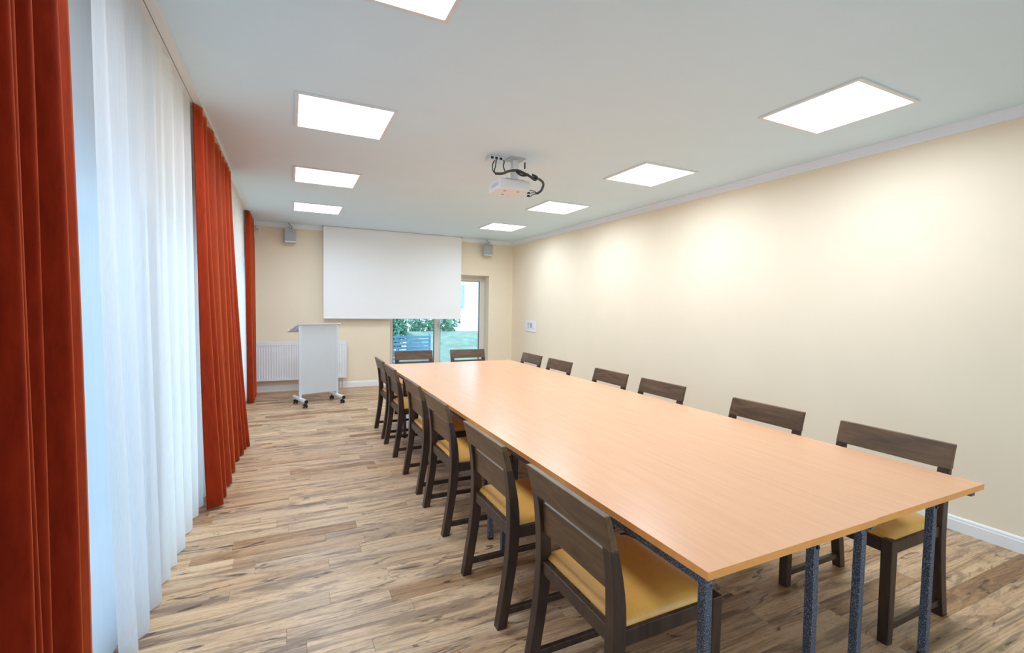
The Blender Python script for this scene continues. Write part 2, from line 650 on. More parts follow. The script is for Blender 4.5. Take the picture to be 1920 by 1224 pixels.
french_window('window_1', 'x', WX0, WX1, YF + 0.25, 1, mull=2.555)
french_window('window_2', 'y', OPEN[1][0], OPEN[1][1], XL - 0.22, 1)
french_window('window_3', 'y', OPEN[2][0], OPEN[2][1], XL - 0.22, 1)
french_window('window_added_side', 'y', OPEN[0][0], OPEN[0][1], XL - 0.22, 1)  # unseen window, added to bring daylight to the near end
french_window('window_added_behind', 'x', BX0, BX1, YB - 0.30, 1, handle=False)  # unseen window, added as cool fill daylight from behind the camera


# ================================================================== CURTAINS
def curtain(name, y0t, y1t, y0b, y1b, xt, xb, ztop, zbot, prof, amp_t, amp_b, nu, nv, mat, label, cat, group, flare=None, thick=0.0):
    """hanging cloth; prof(u, v) -> fold offset in -1..1; flare(u, v) -> extra x offset"""
    bm = bmesh.new()
    cx, cy = ((xt + xb) / 2, (y0t + y1t) / 2) if y0t is not None else (-0.475, 1.05)
    grid = []
    for j in range(nv + 1):
        v = j / nv
        row = []
        for i in range(nu + 1):
            u = i / nu
            e = v ** 1.3
            ox, oy = prof(u, v)
            if y0t is None:
                xx, yy = ox, oy
            else:
                yy = (y0t + (y1t - y0t) * u) * (1 - e) + (y0b + (y1b - y0b) * u) * e
                amp = amp_t + (amp_b - amp_t) * v
                xx = xt + (xb - xt) * e + amp * ox
                yy += amp * oy
            if flare:
                xx += flare(u, v)
            hem = 0.006 * math.sin(23 * u + 1.3) if j == nv else 0.0
            row.append(bm.verts.new((xx - cx, yy - cy, ztop + (zbot - ztop) * v + hem)))
        grid.append(row)
    for j in range(nv):
        for i in range(nu):
            bm.faces.new((grid[j][i], grid[j][i + 1], grid[j + 1][i + 1], grid[j + 1][i]))
    o = new(name, bm, mat, smooth=True)
    o.location = (cx, cy, 0)
    if thick:
        md = o.modifiers.new('cloth', 'SOLIDIFY')
        md.thickness = thick
    return tag(o, label, cat, group)


def fold_profile(seed, n, sharp=0.5, spread=0.35, skew=0.25, head=0):
    r = random.Random(seed)
    ws = [1 + r.uniform(-spread, spread) for _ in range(n)]
    am = [r.uniform(0.6, 1.0) for _ in range(n)]
    tot = sum(ws)
    edges = [0]
    for w in ws:
        edges.append(edges[-1] + w / tot)
    ph = [r.uniform(-0.3, 0.3) for _ in range(n)]

    def prof(u, v):
        k = 0
        while k < n - 1 and u > edges[k + 1]:
            k += 1
        s = (u - edges[k]) / (edges[k + 1] - edges[k])
        a = 2 * math.pi * s
        # soft at the bottom, pinched at the heading
        x = -math.cos(a)
        x = math.copysign(abs(x) ** (0.75 + 0.4 * v), x)
        x *= 0.45 + 0.55 * am[k] if v > 0.12 else 0.75
        x += 0.10 * math.sin(3.1 * a * 0.5 + 5 * v + ph[k] * 9) * v
        y_ = -skew * math.sin(a) + ph[k] * v * math.sin(math.pi * s)
        return x, y_
    return prof


ZT = H - 0.016
GC = 'rust red velvet curtains'
# the first red curtain hangs beside the camera: fold ridges and valleys as (y, x)
CT1 = spline([(y_, x_, 0) for y_, x_ in ((0.60, -0.50), (0.66, -0.43), (0.71, -0.52), (0.78, -0.43), (0.83, -0.52), (0.90, -0.43), (0.95, -0.52), (1.015, -0.44), (1.045, -0.52),
              (1.085, -0.450), (1.104, -0.436), (1.118, -0.495), (1.134, -0.455), (1.149, -0.441), (1.162, -0.505), (1.184, -0.458), (1.201, -0.443), (1.216, -0.500), (1.226, -0.528), (1.252, -0.475),
              (1.282, -0.431), (1.300, -0.452), (1.322, -0.515), (1.39, -0.512), (1.455, -0.492), (1.512, -0.476))], 8)


def prof1(u, v):
    f = u * (len(CT1) - 1)
    i = min(int(f), len(CT1) - 2)
    p = CT1[i].lerp(CT1[i + 1], f - i)
    yy = p.x + 0.075 * (v - 0.45) * max(0.0, (p.x - 0.9) / 0.6)
    xx = -0.475 + (p.y + 0.475) * (1.0 + 0.35 * v) + 0.004 * math.sin(5 * v + 30 * u)
    return xx, yy


curtain('velvet_curtain', None, 0, 0, 0, 0, 0, ZT, 0.012, prof1, 0, 0, 230, 30, M['velvet'],
        'rust red velvet curtain hanging furthest from the projection screen', 'curtain', GC, thick=0.003)
CT2 = spline([(y_, d_, 0) for y_, d_ in ((3.40, -0.85), (3.49, 0.75), (3.58, -0.95), (3.70, 0.80), (3.76, -0.80), (3.84, -0.70), (4.00, 1.00), (4.07, -0.80), (4.16, 0.60), (4.23, -0.80), (4.39, 0.95),
              (4.46, -0.90), (4.56, 0.55), (4.63, -0.85), (4.78, 0.85), (4.85, -0.90), (4.97, 0.90), (5.04, -0.80), (5.14, 0.70), (5.20, -0.60), (5.30, 0.80), (5.36, 0.55))], 9)


def prof2(u, v):
    f = u * (len(CT2) - 1)
    i = min(int(f), len(CT2) - 2)
    p = CT2[i].lerp(CT2[i + 1], f - i)
    e = v ** 1.4
    base = -0.534 + 0.062 * e
    amp = 0.024 + 0.030 * e
    flare = 0.07 * v ** 1.8 * max(0.0, (u - 0.62) / 0.38)
    return base + amp * p.y + flare + 0.004 * math.sin(6 * v + 25 * u), 3.60 + (p.x - 3.40) * 0.898 + 0.12 * e * (1 - u) - 0.05 * e * u


curtain('velvet_curtain', None, 0, 0, 0, 0, 0, ZT, 0.012, prof2, 0, 0, 260, 30, M['velvet'],
        'rust red velvet curtain between the two white sheer curtains, flared at its hem', 'curtain', GC, thick=0.003)
pr3 = fold_profile(9, 5, spread=0.5, skew=0.6)
curtain('velvet_curtain', 7.42, 8.25, 7.48, 8.25, -0.525, -0.510, ZT, 0.012, pr3, 0.036, 0.044, 110, 24, M['velvet'],
        'narrow rust red velvet curtain in the corner beside the white radiator', 'curtain', GC, thick=0.004)

GS = 'white sheer curtains'
curtain('sheer_curtain', 1.20, 2.75, 1.20, 2.85, -0.640, -0.652, ZT, 0.014, lambda u, v: (0.6 * math.sin(u * 7 + 0.5 * v) + 0.3 * math.sin(u * 17 + v), 0.0), 0.010, 0.016, 90, 20, M['sheer_blue_tint'],
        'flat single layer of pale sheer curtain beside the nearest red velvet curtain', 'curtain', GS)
curtain('sheer_curtain', 2.00, 4.50, 2.24, 4.50, -0.574, -0.586, ZT, 0.014, fold_profile(21, 13, spread=0.6, skew=0.3), 0.010, 0.030, 260, 24, M['sheer'],
        'long pleated white sheer curtain before the windows between two red curtains', 'curtain', GS)
curtain('sheer_curtain', 5.00, 8.38, 5.00, 8.38, -0.582, -0.592, ZT, 0.014, fold_profile(22, 14, spread=0.4, skew=0.2), 0.012, 0.034, 240, 20, M['sheer'],
        'white sheer curtain hanging close to the lectern and radiator', 'curtain', GS)

rail = thing('curtain_track', 'slim white double curtain track along the ceiling above the curtains', 'curtain track', (-0.58, 3.0, H))
ya, yb = YB + 0.02 - 3.0, YF - 0.04 - 3.0
new('track', boxes((-0.030, 0.025, ya, yb, -0.013, -0.0005), (0.030, 0.072, ya, yb, -0.013, -0.0005), (0.025, 0.030, ya, yb, -0.003, -0.0005)), M['white_plastic'], rail)
new('groove', boxes((0.025, 0.030, ya, yb, -0.008, -0.003)), M['grille'], rail)

# ================================================================== CEILING LIGHTS
PS = 0.57


def light_panel(x, y_, label):
    t = thing('ceiling_light', label, 'ceiling light', (x, y_, H), 0, 'square LED ceiling panels')
    h, o = PS / 2, PS / 2 + 0.022
    bm = boxes((-o, o, -o, -h, -0.010, -0.0005), (-o, o, h, o, -0.010, -0.0005), (-o, -h, -h, h, -0.010, -0.0005), (h, o, -h, h, -0.010, -0.0005))
    new('frame', bm, M['panel_frame'], t)
    new('diffuser', boxes((-h, h, -h, h, -0.006, -0.001)), M['panel'], t)
    ld = bpy.data.lights.new('led_array', 'AREA')
    ld.shape = 'SQUARE'
    ld.size = PS - 0.01
    ld.energy = PANEL_WATT
    ld.color = (0.80, 0.95, 1.14)
    ld.spread = PANEL_SPREAD
    lo_ = bpy.data.objects.new('led_array', ld)
    COL.objects.link(lo_)
    lo_.parent = t
    lo_.location = (0, 0, -0.0075)
    return t


LIGHT_Y = [1.79, 3.47, 5.16, 6.86]
ORD = ['fourth', 'third', 'second', 'first']
for i, ly in enumerate(LIGHT_Y):
    for sx, row in ((0.339, 'curtain-side'), (3.096, 'wall-side')):
        yy = ly - 0.02 if sx < 1 else ly + 0.04
        light_panel(sx, yy, 'bright square LED ceiling panel, %s from the screen in the %s row' % (ORD[i], row))

# ================================================================== TABLES
TZ = 0.744
TT = 0.024


def table(x0, x1, y0, y1, label, dz=0.0, shear=0.0, back=0.097):
    w, l = x1 - x0, y1 - y0
    t = thing('folding_table', label, 'table', ((x0 + x1) / 2, (y0 + y1) / 2, 0), 0, 'beech tables pushed together')
    hw, hl = w / 2 - 0.0005, l / 2 - 0.0005
    bm = bmesh.new()
    fs = box(bm, -hw, hw, -hl, hl, TZ + dz - TT, TZ + dz)
    bmesh.ops.bevel(bm, geom=bm.edges[:], offset=0.0005, segments=1, affect='EDGES', profile=0.5)
    bm.normal_update()
    for f in bm.faces:
        f.material_index = 0 if abs(f.normal.z) > 0.6 else 1
    new('table_top', bm, [M['beech'], M['beech_edge']], t)
    zb = TZ + dz - TT - 0.0005
    s = 0.015
    for sx in (-hw + 0.028, hw - 0.036):
        new('rail', B(sx - s, sx + s, -hl + 0.02, hl - 0.02, zb - 0.030, zb, bevel=0.002), M['hammered'], t)
    lx = (-hw + 0.100, -hw + 0.612)
    for ly in (-hl + 0.097, hl - back):
        new('crossbar', B(-hw + 0.045, hw - 0.053, ly - 0.012, ly + 0.012, zb - 0.028, zb - 0.003, bevel=0.002), M['hammered'], t)
        for x_ in lx:
            bm = B(x_ - s, x_ + s, ly - s, ly + s, 0.012, zb - 0.029, bevel=0.003)
            for v in bm.verts:
                v.co.x += shear * (1 - v.co.z / zb)
            lg = new('leg', bm, M['hammered'], t)
            new('foot', B(x_ - s + shear, x_ + s + shear, ly - s, ly + s, 0.0, 0.012, bevel=0.002), M['black'], lg)
            bm = bmesh.new()
            yo = -1 if ly < 0 else 1
            tube(bm, [(x_ + shear * 0.1, ly + yo * s, zb - 0.075), (x_ + shear * 0.1, ly + yo * (s + 0.006), zb - 0.075)], 0.007, 8)
            new('bolt', bm, M['black'], lg)
    return t


TX0, TXM, TX1 = 1.012, 1.816, 2.612
TYS = [0.870, 2.517, 4.027, 5.536]
names = ['furthest from the projection screen', 'in the middle of its row', 'nearest the projection screen']
for i in range(3):
    table(TX0, TXM, TYS[i], TYS[i + 1], 'beech folding table on the curtain side, %s' % names[i], 0, 0.010, (0.097, 0.047, 0.52)[i])
    table(TXM, TX1, TYS[i] + 0.003, TYS[i + 1] + (0.003 if i < 2 else 0), 'beech folding table on the bare wall side, %s' % names[i], 0.0, -0.006, (0.097, 0.040, 0.52)[i])


# ================================================================== CHAIRS
def lerp_tab(tab, z):
    for (z0, a), (z1, b) in zip(tab, tab[1:]):
        if z0 <= z <= z1:
            t = (z - z0) / (z1 - z0)
            return a + (b - a) * t
    return tab[-1][1]


BACK = [(0, 0.0), (0.06, 0.010), (0.13, 0.021), (0.20, 0.032), (0.26, 0.040), (0.33, 0.047), (0.40, 0.051), (0.47, 0.0525), (0.53, 0.0515), (0.58, 0.049), (0.63, 0.045), (0.68, 0.039), (0.72, 0.033), (0.76, 0.0245), (0.80, 0.014), (0.835, 0.003)]
FRONT = [(0, 0.044), (0.06, 0.055), (0.13, 0.066), (0.20, 0.078), (0.26, 0.087), (0.33, 0.096), (0.40, 0.101), (0.47, 0.1015), (0.53, 0.0985), (0.58, 0.092), (0.63, 0.083), (0.68, 0.072), (0.72, 0.061), (0.76, 0.0495), (0.80, 0.037), (0.835, 0.026)]
CO = 0.26           # chair origin along its depth


def make_chair(label):
    t = thing('dining_chair', label, 'chair', group='dark wooden chairs around the tables')
    hw = 0.252
    ZR = 0.717
    zs = [z for z, _ in BACK if z < ZR] + [ZR]
    poly = [(lerp_tab(FRONT, z) - CO, z) for z in zs] + [(lerp_tab(BACK, z) - CO, z) for z in reversed(zs)]
    for s in (-1, 1):
        bm = bmesh.new()
        y0, y1 = (-hw, -hw + 0.046) if s < 0 else (hw - 0.046, hw)
        prism_y(bm, poly, y0, y1)
        ed = [e for e in bm.edges if len(e.link_faces) == 2 and abs((e.verts[0].co - e.verts[1].co).y) < 1e-6 and e.calc_face_angle() > 0.8]
        bmesh.ops.bevel(bm, geom=ed, offset=0.003, segments=2, affect='EDGES', profile=0.5)
        new('rear_leg', bm, M['wood'], t)
    # top rail sitting on the two posts
    zs = [ZR, 0.74, 0.76, 0.78, 0.80, 0.82, 0.832]
    poly = [(lerp_tab(FRONT, z) - CO, z) for z in zs] + [(lerp_tab(BACK, z) - CO - 0.002, z) for z in reversed(zs)]
    bm = bmesh.new()
    prism_y(bm, poly, -hw - 0.002, hw + 0.002)
    ed = [e for e in bm.edges if len(e.link_faces) == 2 and e.calc_face_angle() > 0.8]
    bmesh.ops.bevel(bm, geom=ed, offset=0.0035, segments=2, affect='EDGES', profile=0.5)
    new('top_rail', bm, M['wood_rail_lit'], t)
    # lower back board
    zs = [0.566, 0.60, 0.63, 0.66, 0.691]
    poly = [(lerp_tab(BACK, z) + 0.034 - CO, z) for z in zs] + [(lerp_tab(BACK, z) + 0.016 - CO, z) for z in reversed(zs)]
    bm = bmesh.new()
    prism_y(bm, poly, -hw + 0.044, hw - 0.044)
    new('back_board', bm, M['wood_rail_lit'], t)
    # seat frame
    z0, z1 = 0.400, 0.452
    new('seat_rail', B(0.062 - CO, 0.084 - CO, -hw + 0.044, hw - 0.044, z0, z1, bevel=0.002), M['wood'], t)
    new('seat_rail', B(0.486 - CO, 0.510 - CO, -hw + 0.044, hw - 0.044, z0, z1, bevel=0.002), M['wood'], t)
    for s in (-1, 1):
        y0, y1 = sorted((s * (hw - 0.008), s * (hw - 0.032)))
        new('seat_rail', B(0.090 - CO, 0.482 - CO, y0, y1, z0, z1, bevel=0.002), M['wood'], t)
        y0, y1 = sorted((s * hw, s * (hw - 0.045)))
        bm = B(0.474 - CO, 0.520 - CO, y0, y1, 0.0, 0.462, bevel=0.004)
        for v in bm.verts:
            if v.co.z < 0.1:
                v.co.x += 0.004 * (1 if v.co.x < 0.497 - CO else -1)
        new('front_leg', bm, M['wood'], t)
        y0, y1 = sorted((s * (hw - 0.012), s * (hw - 0.034)))
        new('stretcher', B(0.050 - CO, 0.480 - CO, y0, y1, 0.052, 0.080, bevel=0.002), M['wood'], t)
    # padded seat: a domed cushion
    bm = bmesh.new()
    n = 14
    x0, x1, yy = 0.086 - CO, 0.492 - CO, hw - 0.020
    rows = []
    for i in range(n + 1):
        row = []
        for j in range(n + 1):
            a, b = 2 * i / n - 1, 2 * j / n - 1
            a = math.copysign(1 - (1 - abs(a)) ** 1.6, a)
            b = math.copysign(1 - (1 - abs(b)) ** 1.6, b)
            e = max(0.0, 1 - abs(a) ** 5) * max(0.0, 1 - abs(b) ** 5)
            z = 0.456 + 0.036 * e ** 0.42 + 0.004 * (1 - a * a) * (1 - b * b)
            row.append(bm.verts.new(((x0 + x1) / 2 + a * (x1 - x0) / 2, b * yy, z)))
        rows.append(row)
    for i in range(n):
        for j in range(n):
            bm.faces.new((rows[i][j], rows[i + 1][j], rows[i + 1][j + 1], rows[i][j + 1]))
    rim = [rows[0][j] for j in range(n + 1)] + [rows[i][n] for i in range(1, n + 1)] + [rows[n][j] for j in range(n - 1, -1, -1)] + [rows[i][0] for i in range(n - 1, 0, -1)]
    lowr = [bm.verts.new((v.co.x, v.co.y, 0.4525)) for v in rim]
    for i in range(len(rim)):
        k = (i + 1) % len(rim)
        bm.faces.new((rim[i], rim[k], lowr[k], lowr[i]))
    bm.faces.new(lowr)
    bmesh.ops.recalc_face_normals(bm, faces=bm.faces[:])
    new('seat_cushion', bm, M['seat'], t, smooth=True)
    return t


ordw = ['sixth from the screen end', 'fifth from the screen end', 'fourth from the screen end', 'third from the screen end', 'second from the screen end', 'closest to the screen']
left = [(0.832, 1.35), (0.832, 2.09), (0.856, 2.998), (0.866, 3.704), (0.874, 4.643), (0.884, 5.315)]
right = [(2.856, 1.31), (2.856, 2.027), (2.858, 2.981), (2.860, 3.682), (2.858, 4.632), (2.862, 5.330)]
proto = make_chair('dark wooden chair with ochre seat on the curtain side, %s' % ordw[0])
GCH = 'dark wooden chairs around the tables'
for i, (x, y_) in enumerate(left):
    if i == 0:
        proto.location = (x + CO, y_, 0)
    else:
        dup(proto, (x + CO, y_, 0), 0.0, 'dark wooden chair with ochre seat on the curtain side, %s' % ordw[i])
for i, (x, y_) in enumerate(right):
    dup(proto, (x - CO, y_, 0), math.pi, 'dark wooden chair with ochre seat on the bare wall side, %s' % ordw[i])
dup(proto, (1.495, 6.20 - CO, 0), -math.pi / 2, 'dark wooden chair at the window end of the tables, on the lectern side')
dup(proto, (2.258, 6.20 - CO, 0), -math.pi / 2, 'dark wooden chair at the window end of the tables, nearer the bare wall')

# ================================================================== PROJECTION SCREEN
SY = 8.33
scr = thing('projection_screen', 'large white projection screen lowered from a ceiling slot', 'projection screen', (1.70, SY, 0))
new('fabric', boxes((-1.197, 1.200, -0.002, 0.002, 1.205, H - 0.002)), M['screen'], scr)
new('bottom_bar', B(-1.199, 1.202, -0.010, 0.010, 1.188, 1.206, bevel=0.003), M['white_plastic'], scr)
new('slot_shade_strips', boxes((-1.22, 1.22, -0.020, -0.012, H - 0.002, H - 0.0005), (-1.22, 1.22, 0.012, 0.05, H - 0.002, H - 0.0005)), M['black_hole'], scr)  # dark strips coloured as the shade inside the slot; ceiling is not cut

# ================================================================== LOUDSPEAKERS


def speaker(x, label, turn):
    t = thing('loudspeaker', label, 'loudspeaker', (x, YF - 0.14, 2.40), turn, 'small grey wall loudspeakers')
    new('cabinet', B(-0.088, 0.088, -0.055, 0.075, 0.0, 0.215, bevel=0.008), M['grey_plastic'], t)
    new('grille', B(-0.080, 0.080, -0.063, -0.054, 0.028, 0.207, bevel=0.003), M['grille'], t)
    new('badge_strip', B(-0.080, 0.080, -0.061, -0.054, 0.008, 0.022, bevel=0.002), M['white_plastic'], t)
    bm = bmesh.new()
    tube(bm, [(0.0, 0.02, 0.214), (0.0, 0.03, 0.240), (0.0, 0.09, 0.262), (0.0, 0.135, 0.262)], 0.008, 8)
    new('bracket', bm, M['grey_plastic'], t)
    bm = bmesh.new()
    tube(bm, spline([(0.01, 0.03, 0.215), (0.03, 0.0, 0.25), (0.0, 0.02, 0.29), (-0.02, 0.05, 0.318)], 5), 0.004, 6)
    new('cable', bm, M['cable'], t)
    return t


speaker(0.005, 'small grey loudspeaker on the far wall above the lectern and radiator', 0.12)
speaker(3.425, 'small grey loudspeaker on the far wall above the window corner', -0.15)

det = thing('motion_detector', 'tiny white motion detector high on the wall beside the corner curtain', 'sensor', (-0.455, YF - 0.03, 2.56))
new('housing', B(-0.03, 0.03, -0.03, 0.03, 0.0, 0.085, bevel=0.012), M['white_plastic'], det)
new('lens', B(-0.02, 0.02, -0.038, -0.028, 0.012, 0.042, bevel=0.004), M['grey_plastic'], det)

# ================================================================== RADIATOR
rx0, rx1, rz0, rz1 = -0.52, 0.864, 0.190, 0.815
rad = thing('radiator', 'white ribbed panel radiator on the far wall behind the lectern', 'radiator', ((rx0 + rx1) / 2, YF - 0.085, 0))
hw = (rx1 - rx0) / 2
bm = bmesh.new()
n = 36
pts = []
for i in range(n):
    a = -hw + 0.03 + (2 * hw - 0.06) * i / n
    st = (2 * hw - 0.06) / n
    pts += [(a, -0.040), (a + st * 0.30, -0.040), (a + st * 0.40, -0.030), (a + st * 0.90, -0.030)]
pts = [(-hw, -0.040)] + pts + [(hw - 0.03, -0.040), (hw, -0.040)]
za, zb_ = rz0 + 0.03, rz1 - 0.06
lo = [bm.verts.new((x, y_, za)) for x, y_ in pts]
hi = [bm.verts.new((x, y_, zb_)) for x, y_ in pts]
for i in range(len(pts) - 1):
    bm.faces.new((lo[i], lo[i + 1], hi[i + 1], hi[i]))
box(bm, -hw, hw, -0.028, -0.020, rz0, rz1 - 0.01)
box(bm, -hw, hw, -0.040, -0.028, rz0, za)
box(bm, -hw, hw, -0.040, -0.028, zb_, rz1 - 0.01)
new('front_panel', bm, M['radiator'], rad)
new('rear_panel', boxes((-hw, hw, 0.020, 0.030, rz0, rz1 - 0.01)), M['radiator'], rad)
for s in (-1, 1):
    new('side_cover', B(s * hw - 0.004, s * hw + 0.004, -0.042, 0.034, rz0, rz1, bevel=0.0015), M['radiator'], rad)
new('top_grille', boxes(*[(-hw + 0.01 + i * 0.03, -hw + 0.026 + i * 0.03, -0.036, 0.028, rz1 - 0.012, rz1 - 0.002) for i in range(46)], (-hw, hw, -0.042, -0.036, rz1 - 0.02, rz1), (-hw, hw, 0.028, 0.034, rz1 - 0.02, rz1)), M['radiator'], rad)
new('wall_bracket', boxes((-0.5, -0.47, 0.028, 0.064, 0.3, 0.7), (0.47, 0.5, 0.028, 0.064, 0.3, 0.7)), M['radiator'], rad)
new('pipe', boxes((hw - 0.12, hw - 0.105, -0.008, 0.007, 0.0, rz0 + 0.01), (hw - 0.07, hw - 0.055, -0.008, 0.007, 0.0, rz0 + 0.01)), M['steel'], rad)

# ================================================================== LECTERN
ang = math.atan2(0.16, 0.50)
lec = thing('lectern', 'pale grey rolling lectern with a sloped desk before the radiator', 'lectern', (0.375, 7.22, 0), ang)
LW = 0.262
new('front_panel', B(-LW + 0.012, LW - 0.012, -0.010, 0.010, 0.155, 1.135, bevel=0.002), M['lectern_panel'], lec)
for s in (-1, 1):
    new('post', B(s * LW - 0.016, s * LW + 0.016, -0.016, 0.016, 0.10, 1.140, bevel=0.004), M['silver'], lec)
    bm = bmesh.new()
    tube(bm, [(s * LW, -0.235, 0.092), (s * LW, 0.235, 0.092)], 0.027, 16)
    ft = new('foot_tube', bm, M['silver'], lec, smooth=False)
    for e in (-1, 1):
        bm = bmesh.new()
        tube(bm, [(s * LW, e * 0.2352, 0.092), (s * LW, e * 0.243, 0.092)], 0.0255, 16)
        new('end_cap', bm, M['black'], ft)
    for e in (-0.19, 0.19):
        bm = bmesh.new()
        tube(bm, [(s * LW, e, 0.068), (s * LW, e, 0.045)], 0.010, 8)
        box(bm, s * LW - 0.010, s * LW + 0.010, e - 0.020, e + 0.020, 0.022, 0.052)
        cs = new('caster', bm, M['black'], lec)
        for w_ in (-1, 1):
            bm = bmesh.new()
            tube(bm, [(s * LW + w_ * 0.011, e, 0.026), (s * LW + w_ * 0.026, e, 0.026)], 0.026, 16)
            new('wheel', bm, M['black'], cs)
            bm = bmesh.new()
            tube(bm, [(s * LW + w_ * 0.0262, e, 0.026), (s * LW + w_ * 0.028, e, 0.026)], 0.010, 10)
            new('hub', bm, M['grey_plastic'], cs)
new('cross_tube', B(-LW + 0.016, LW - 0.016, -0.012, 0.012, 1.112, 1.136, bevel=0.003), M['silver'], lec)
# sloped desk: high edge over the panel, low edge with a stop towards the speaker
bm = bmesh.new()
prism_y(bm, [(-0.045, 1.160), (-0.045, 1.142), (0.395, 1.012), (0.395, 1.030)], -LW - 0.04, LW + 0.04)
bm.transform(Matrix.Rotation(math.pi / 2, 4, 'Z'))
new('desk_board', bm, M['lectern_panel'], lec)
new('paper_stop', B(-LW - 0.04, LW + 0.04, 0.385, 0.397, 1.012, 1.056, bevel=0.003), M['silver'], lec)
for s in (-1, 1):
    bm = bmesh.new()
    prism_y(bm, [(0.0, 1.128), (0.0, 1.095), (0.34, 1.026), (0.34, 1.030)], s * LW - 0.010, s * LW + 0.010)
    bm.transform(Matrix.Rotation(math.pi / 2, 4, 'Z'))
    new('desk_bracket', bm, M['silver'], lec)

# ================================================================== PROJECTOR
pj = thing('projector', 'white projector hung from the ceiling above the tables', 'projector', (1.715, 3.70, H))
bx0, bx1, by0, by1, bz0, bz1 = -0.135, 0.150, -0.105, 0.145, -0.288, -0.200
new('body', B(bx0, bx1, by0, by1, bz0, bz1, bevel=0.012, seg=3), M['white_plastic'], pj)
bm = bmesh.new()
tube(bm, [(0.075, by1 - 0.002, -0.245), (0.075, by1 + 0.03, -0.245)], 0.034, 20)
new('lens_barrel', bm, M['black'], pj)
new('rear_panel', B(bx0 + 0.07, bx1 - 0.012, by0 - 0.0025, by0 + 0.002, bz0 + 0.02, bz1 - 0.02, bevel=0.001), M['white_plastic'], pj)
new('vent', boxes(*[(bx0 - 0.0012, bx0 + 0.001, by0 + 0.03 + i * 0.016, by0 + 0.038 + i * 0.016, bz0 + 0.03, bz1 - 0.03) for i in range(9)]), M['grey_plastic'], pj)
for px_, py_ in ((-0.06, -0.04), (0.06, -0.055), (-0.02, 0.09)):
    bm = bmesh.new()
    tube(bm, [(px_, py_, bz0 + 0.001), (px_, py_, bz0 - 0.006)], 0.012, 10)
    new('foot', bm, M['grey_plastic'], pj)
new('mount_plate', B(-0.02, 0.12, -0.075, 0.065, -0.010, -0.0005, bevel=0.003), M['grey_plastic'], pj)
new('mount_column', B(0.022, 0.075, -0.028, 0.028, -0.175, -0.010, bevel=0.004), M['white_plastic'], pj)
new('mount_arm', B(-0.05, 0.13, -0.035, 0.035, -0.199, -0.175, bevel=0.004), M['grey_plastic'], pj)
for px_, py_ in ((-0.005, -0.06), (0.105, -0.06), (-0.005, 0.05), (0.105, 0.05)):
    bm = bmesh.new()
    tube(bm, [(px_, py_, -0.010), (px_, py_, -0.014)], 0.006, 8)
    new('screw', bm, M['steel'], pj)
new('lock_lever', B(0.110, 0.118, -0.075, -0.060, -0.090, -0.035, bevel=0.002), M['black'], pj)

ol = thing('ceiling_outlet', 'small white connection box on the ceiling beside the projector mount', 'outlet', (1.585, 3.72, H))
new('housing', B(-0.07, 0.06, -0.045, 0.045, -0.040, -0.0005, bevel=0.006), M['white_plastic'], ol)
for i in range(3):
    new('socket', B(-0.055 + i * 0.040, -0.031 + i * 0.040, -0.0475, -0.044, -0.032, -0.012, bevel=0.001), M['black_hole'], ol)

cb = thing('cable_bundle', 'black cable bundle looping from the ceiling outlet to the projector side', 'cable', (1.70, 3.56, H))


def cable(pts, r, name='cable', mat='cable', n=8):
    bm = bmesh.new()
    tube(bm, spline(pts, n), r, 8)
    return new(name, bm, M[mat], cb, smooth=True)


main = [(-0.145, 0.075, -0.165), (-0.10, 0.03, -0.170), (-0.05, 0.0, -0.150), (0.02, -0.02, -0.142), (0.09, -0.02, -0.160), (0.16, -0.01, -0.178), (0.23, 0.0, -0.180), (0.285, 0.02, -0.205), (0.285, 0.05, -0.255), (0.255, 0.07, -0.285)]
cable(main, 0.011, 'sleeve', 'cable_tie')
cable([(0.0, -0.03, -0.145), (0.06, -0.04, -0.165), (0.10, -0.035, -0.172), (0.05, -0.03, -0.180), (0.0, -0.03, -0.158)], 0.009)
cable([(0.10, -0.03, -0.160), (0.15, -0.035, -0.195), (0.185, -0.02, -0.198), (0.20, -0.02, -0.172), (0.15, -0.03, -0.160)], 0.009)
cable([(-0.135, 0.115, -0.045), (-0.165, 0.09, -0.09), (-0.165, 0.08, -0.14), (-0.145, 0.075, -0.165)], 0.0045)
cable([(-0.12, 0.115, -0.035), (-0.14, 0.085, -0.10), (-0.15, 0.08, -0.15), (-0.12, 0.05, -0.170)], 0.0045)
cable([(-0.055, 0.110, -0.035), (-0.065, 0.075, -0.060), (-0.085, 0.045, -0.105), (-0.080, 0.015, -0.160)], 0.005)
for k, (dx, dz) in enumerate(((0.0, 0.0), (0.0, -0.025), (0.006, -0.052))):
    cable([(0.262, 0.07, -0.285), (0.22, 0.075, -0.265 + dz * 0.6), (0.190, 0.085, -0.262 + dz), (0.168, 0.09, -0.255 + dz)], 0.0035)
    new('plug', B(0.166, 0.188, 0.080, 0.098, -0.267 + dz, -0.250 + dz, bevel=0.003), M['black'], cb)

# ================================================================== WALL CONNECTION PANEL
wp = thing('connection_panel', 'white wall plate with two dark controls on the bare wall', 'wall plate', (XR, 7.60, 0.985))
new('plate', B(-0.010, -0.0005, -0.19, 0.22, 0.0, 0.205, bevel=0.003), M['white_plastic'], wp)
new('key_switch', boxes((-0.020, -0.009, 0.075, 0.130, 0.115, 0.165), (-0.018, -0.009, 0.085, 0.120, 0.055, 0.100)), M['grey_plastic'], wp)
new('socket', B(-0.018, -0.009, -0.035, 0.030, 0.070, 0.160, bevel=0.003), M['grille'], wp)
new('label_strip', B(-0.012, -0.009, -0.13, -0.08, 0.062, 0.075, bevel=0.0008), M['grey_plastic'], wp)

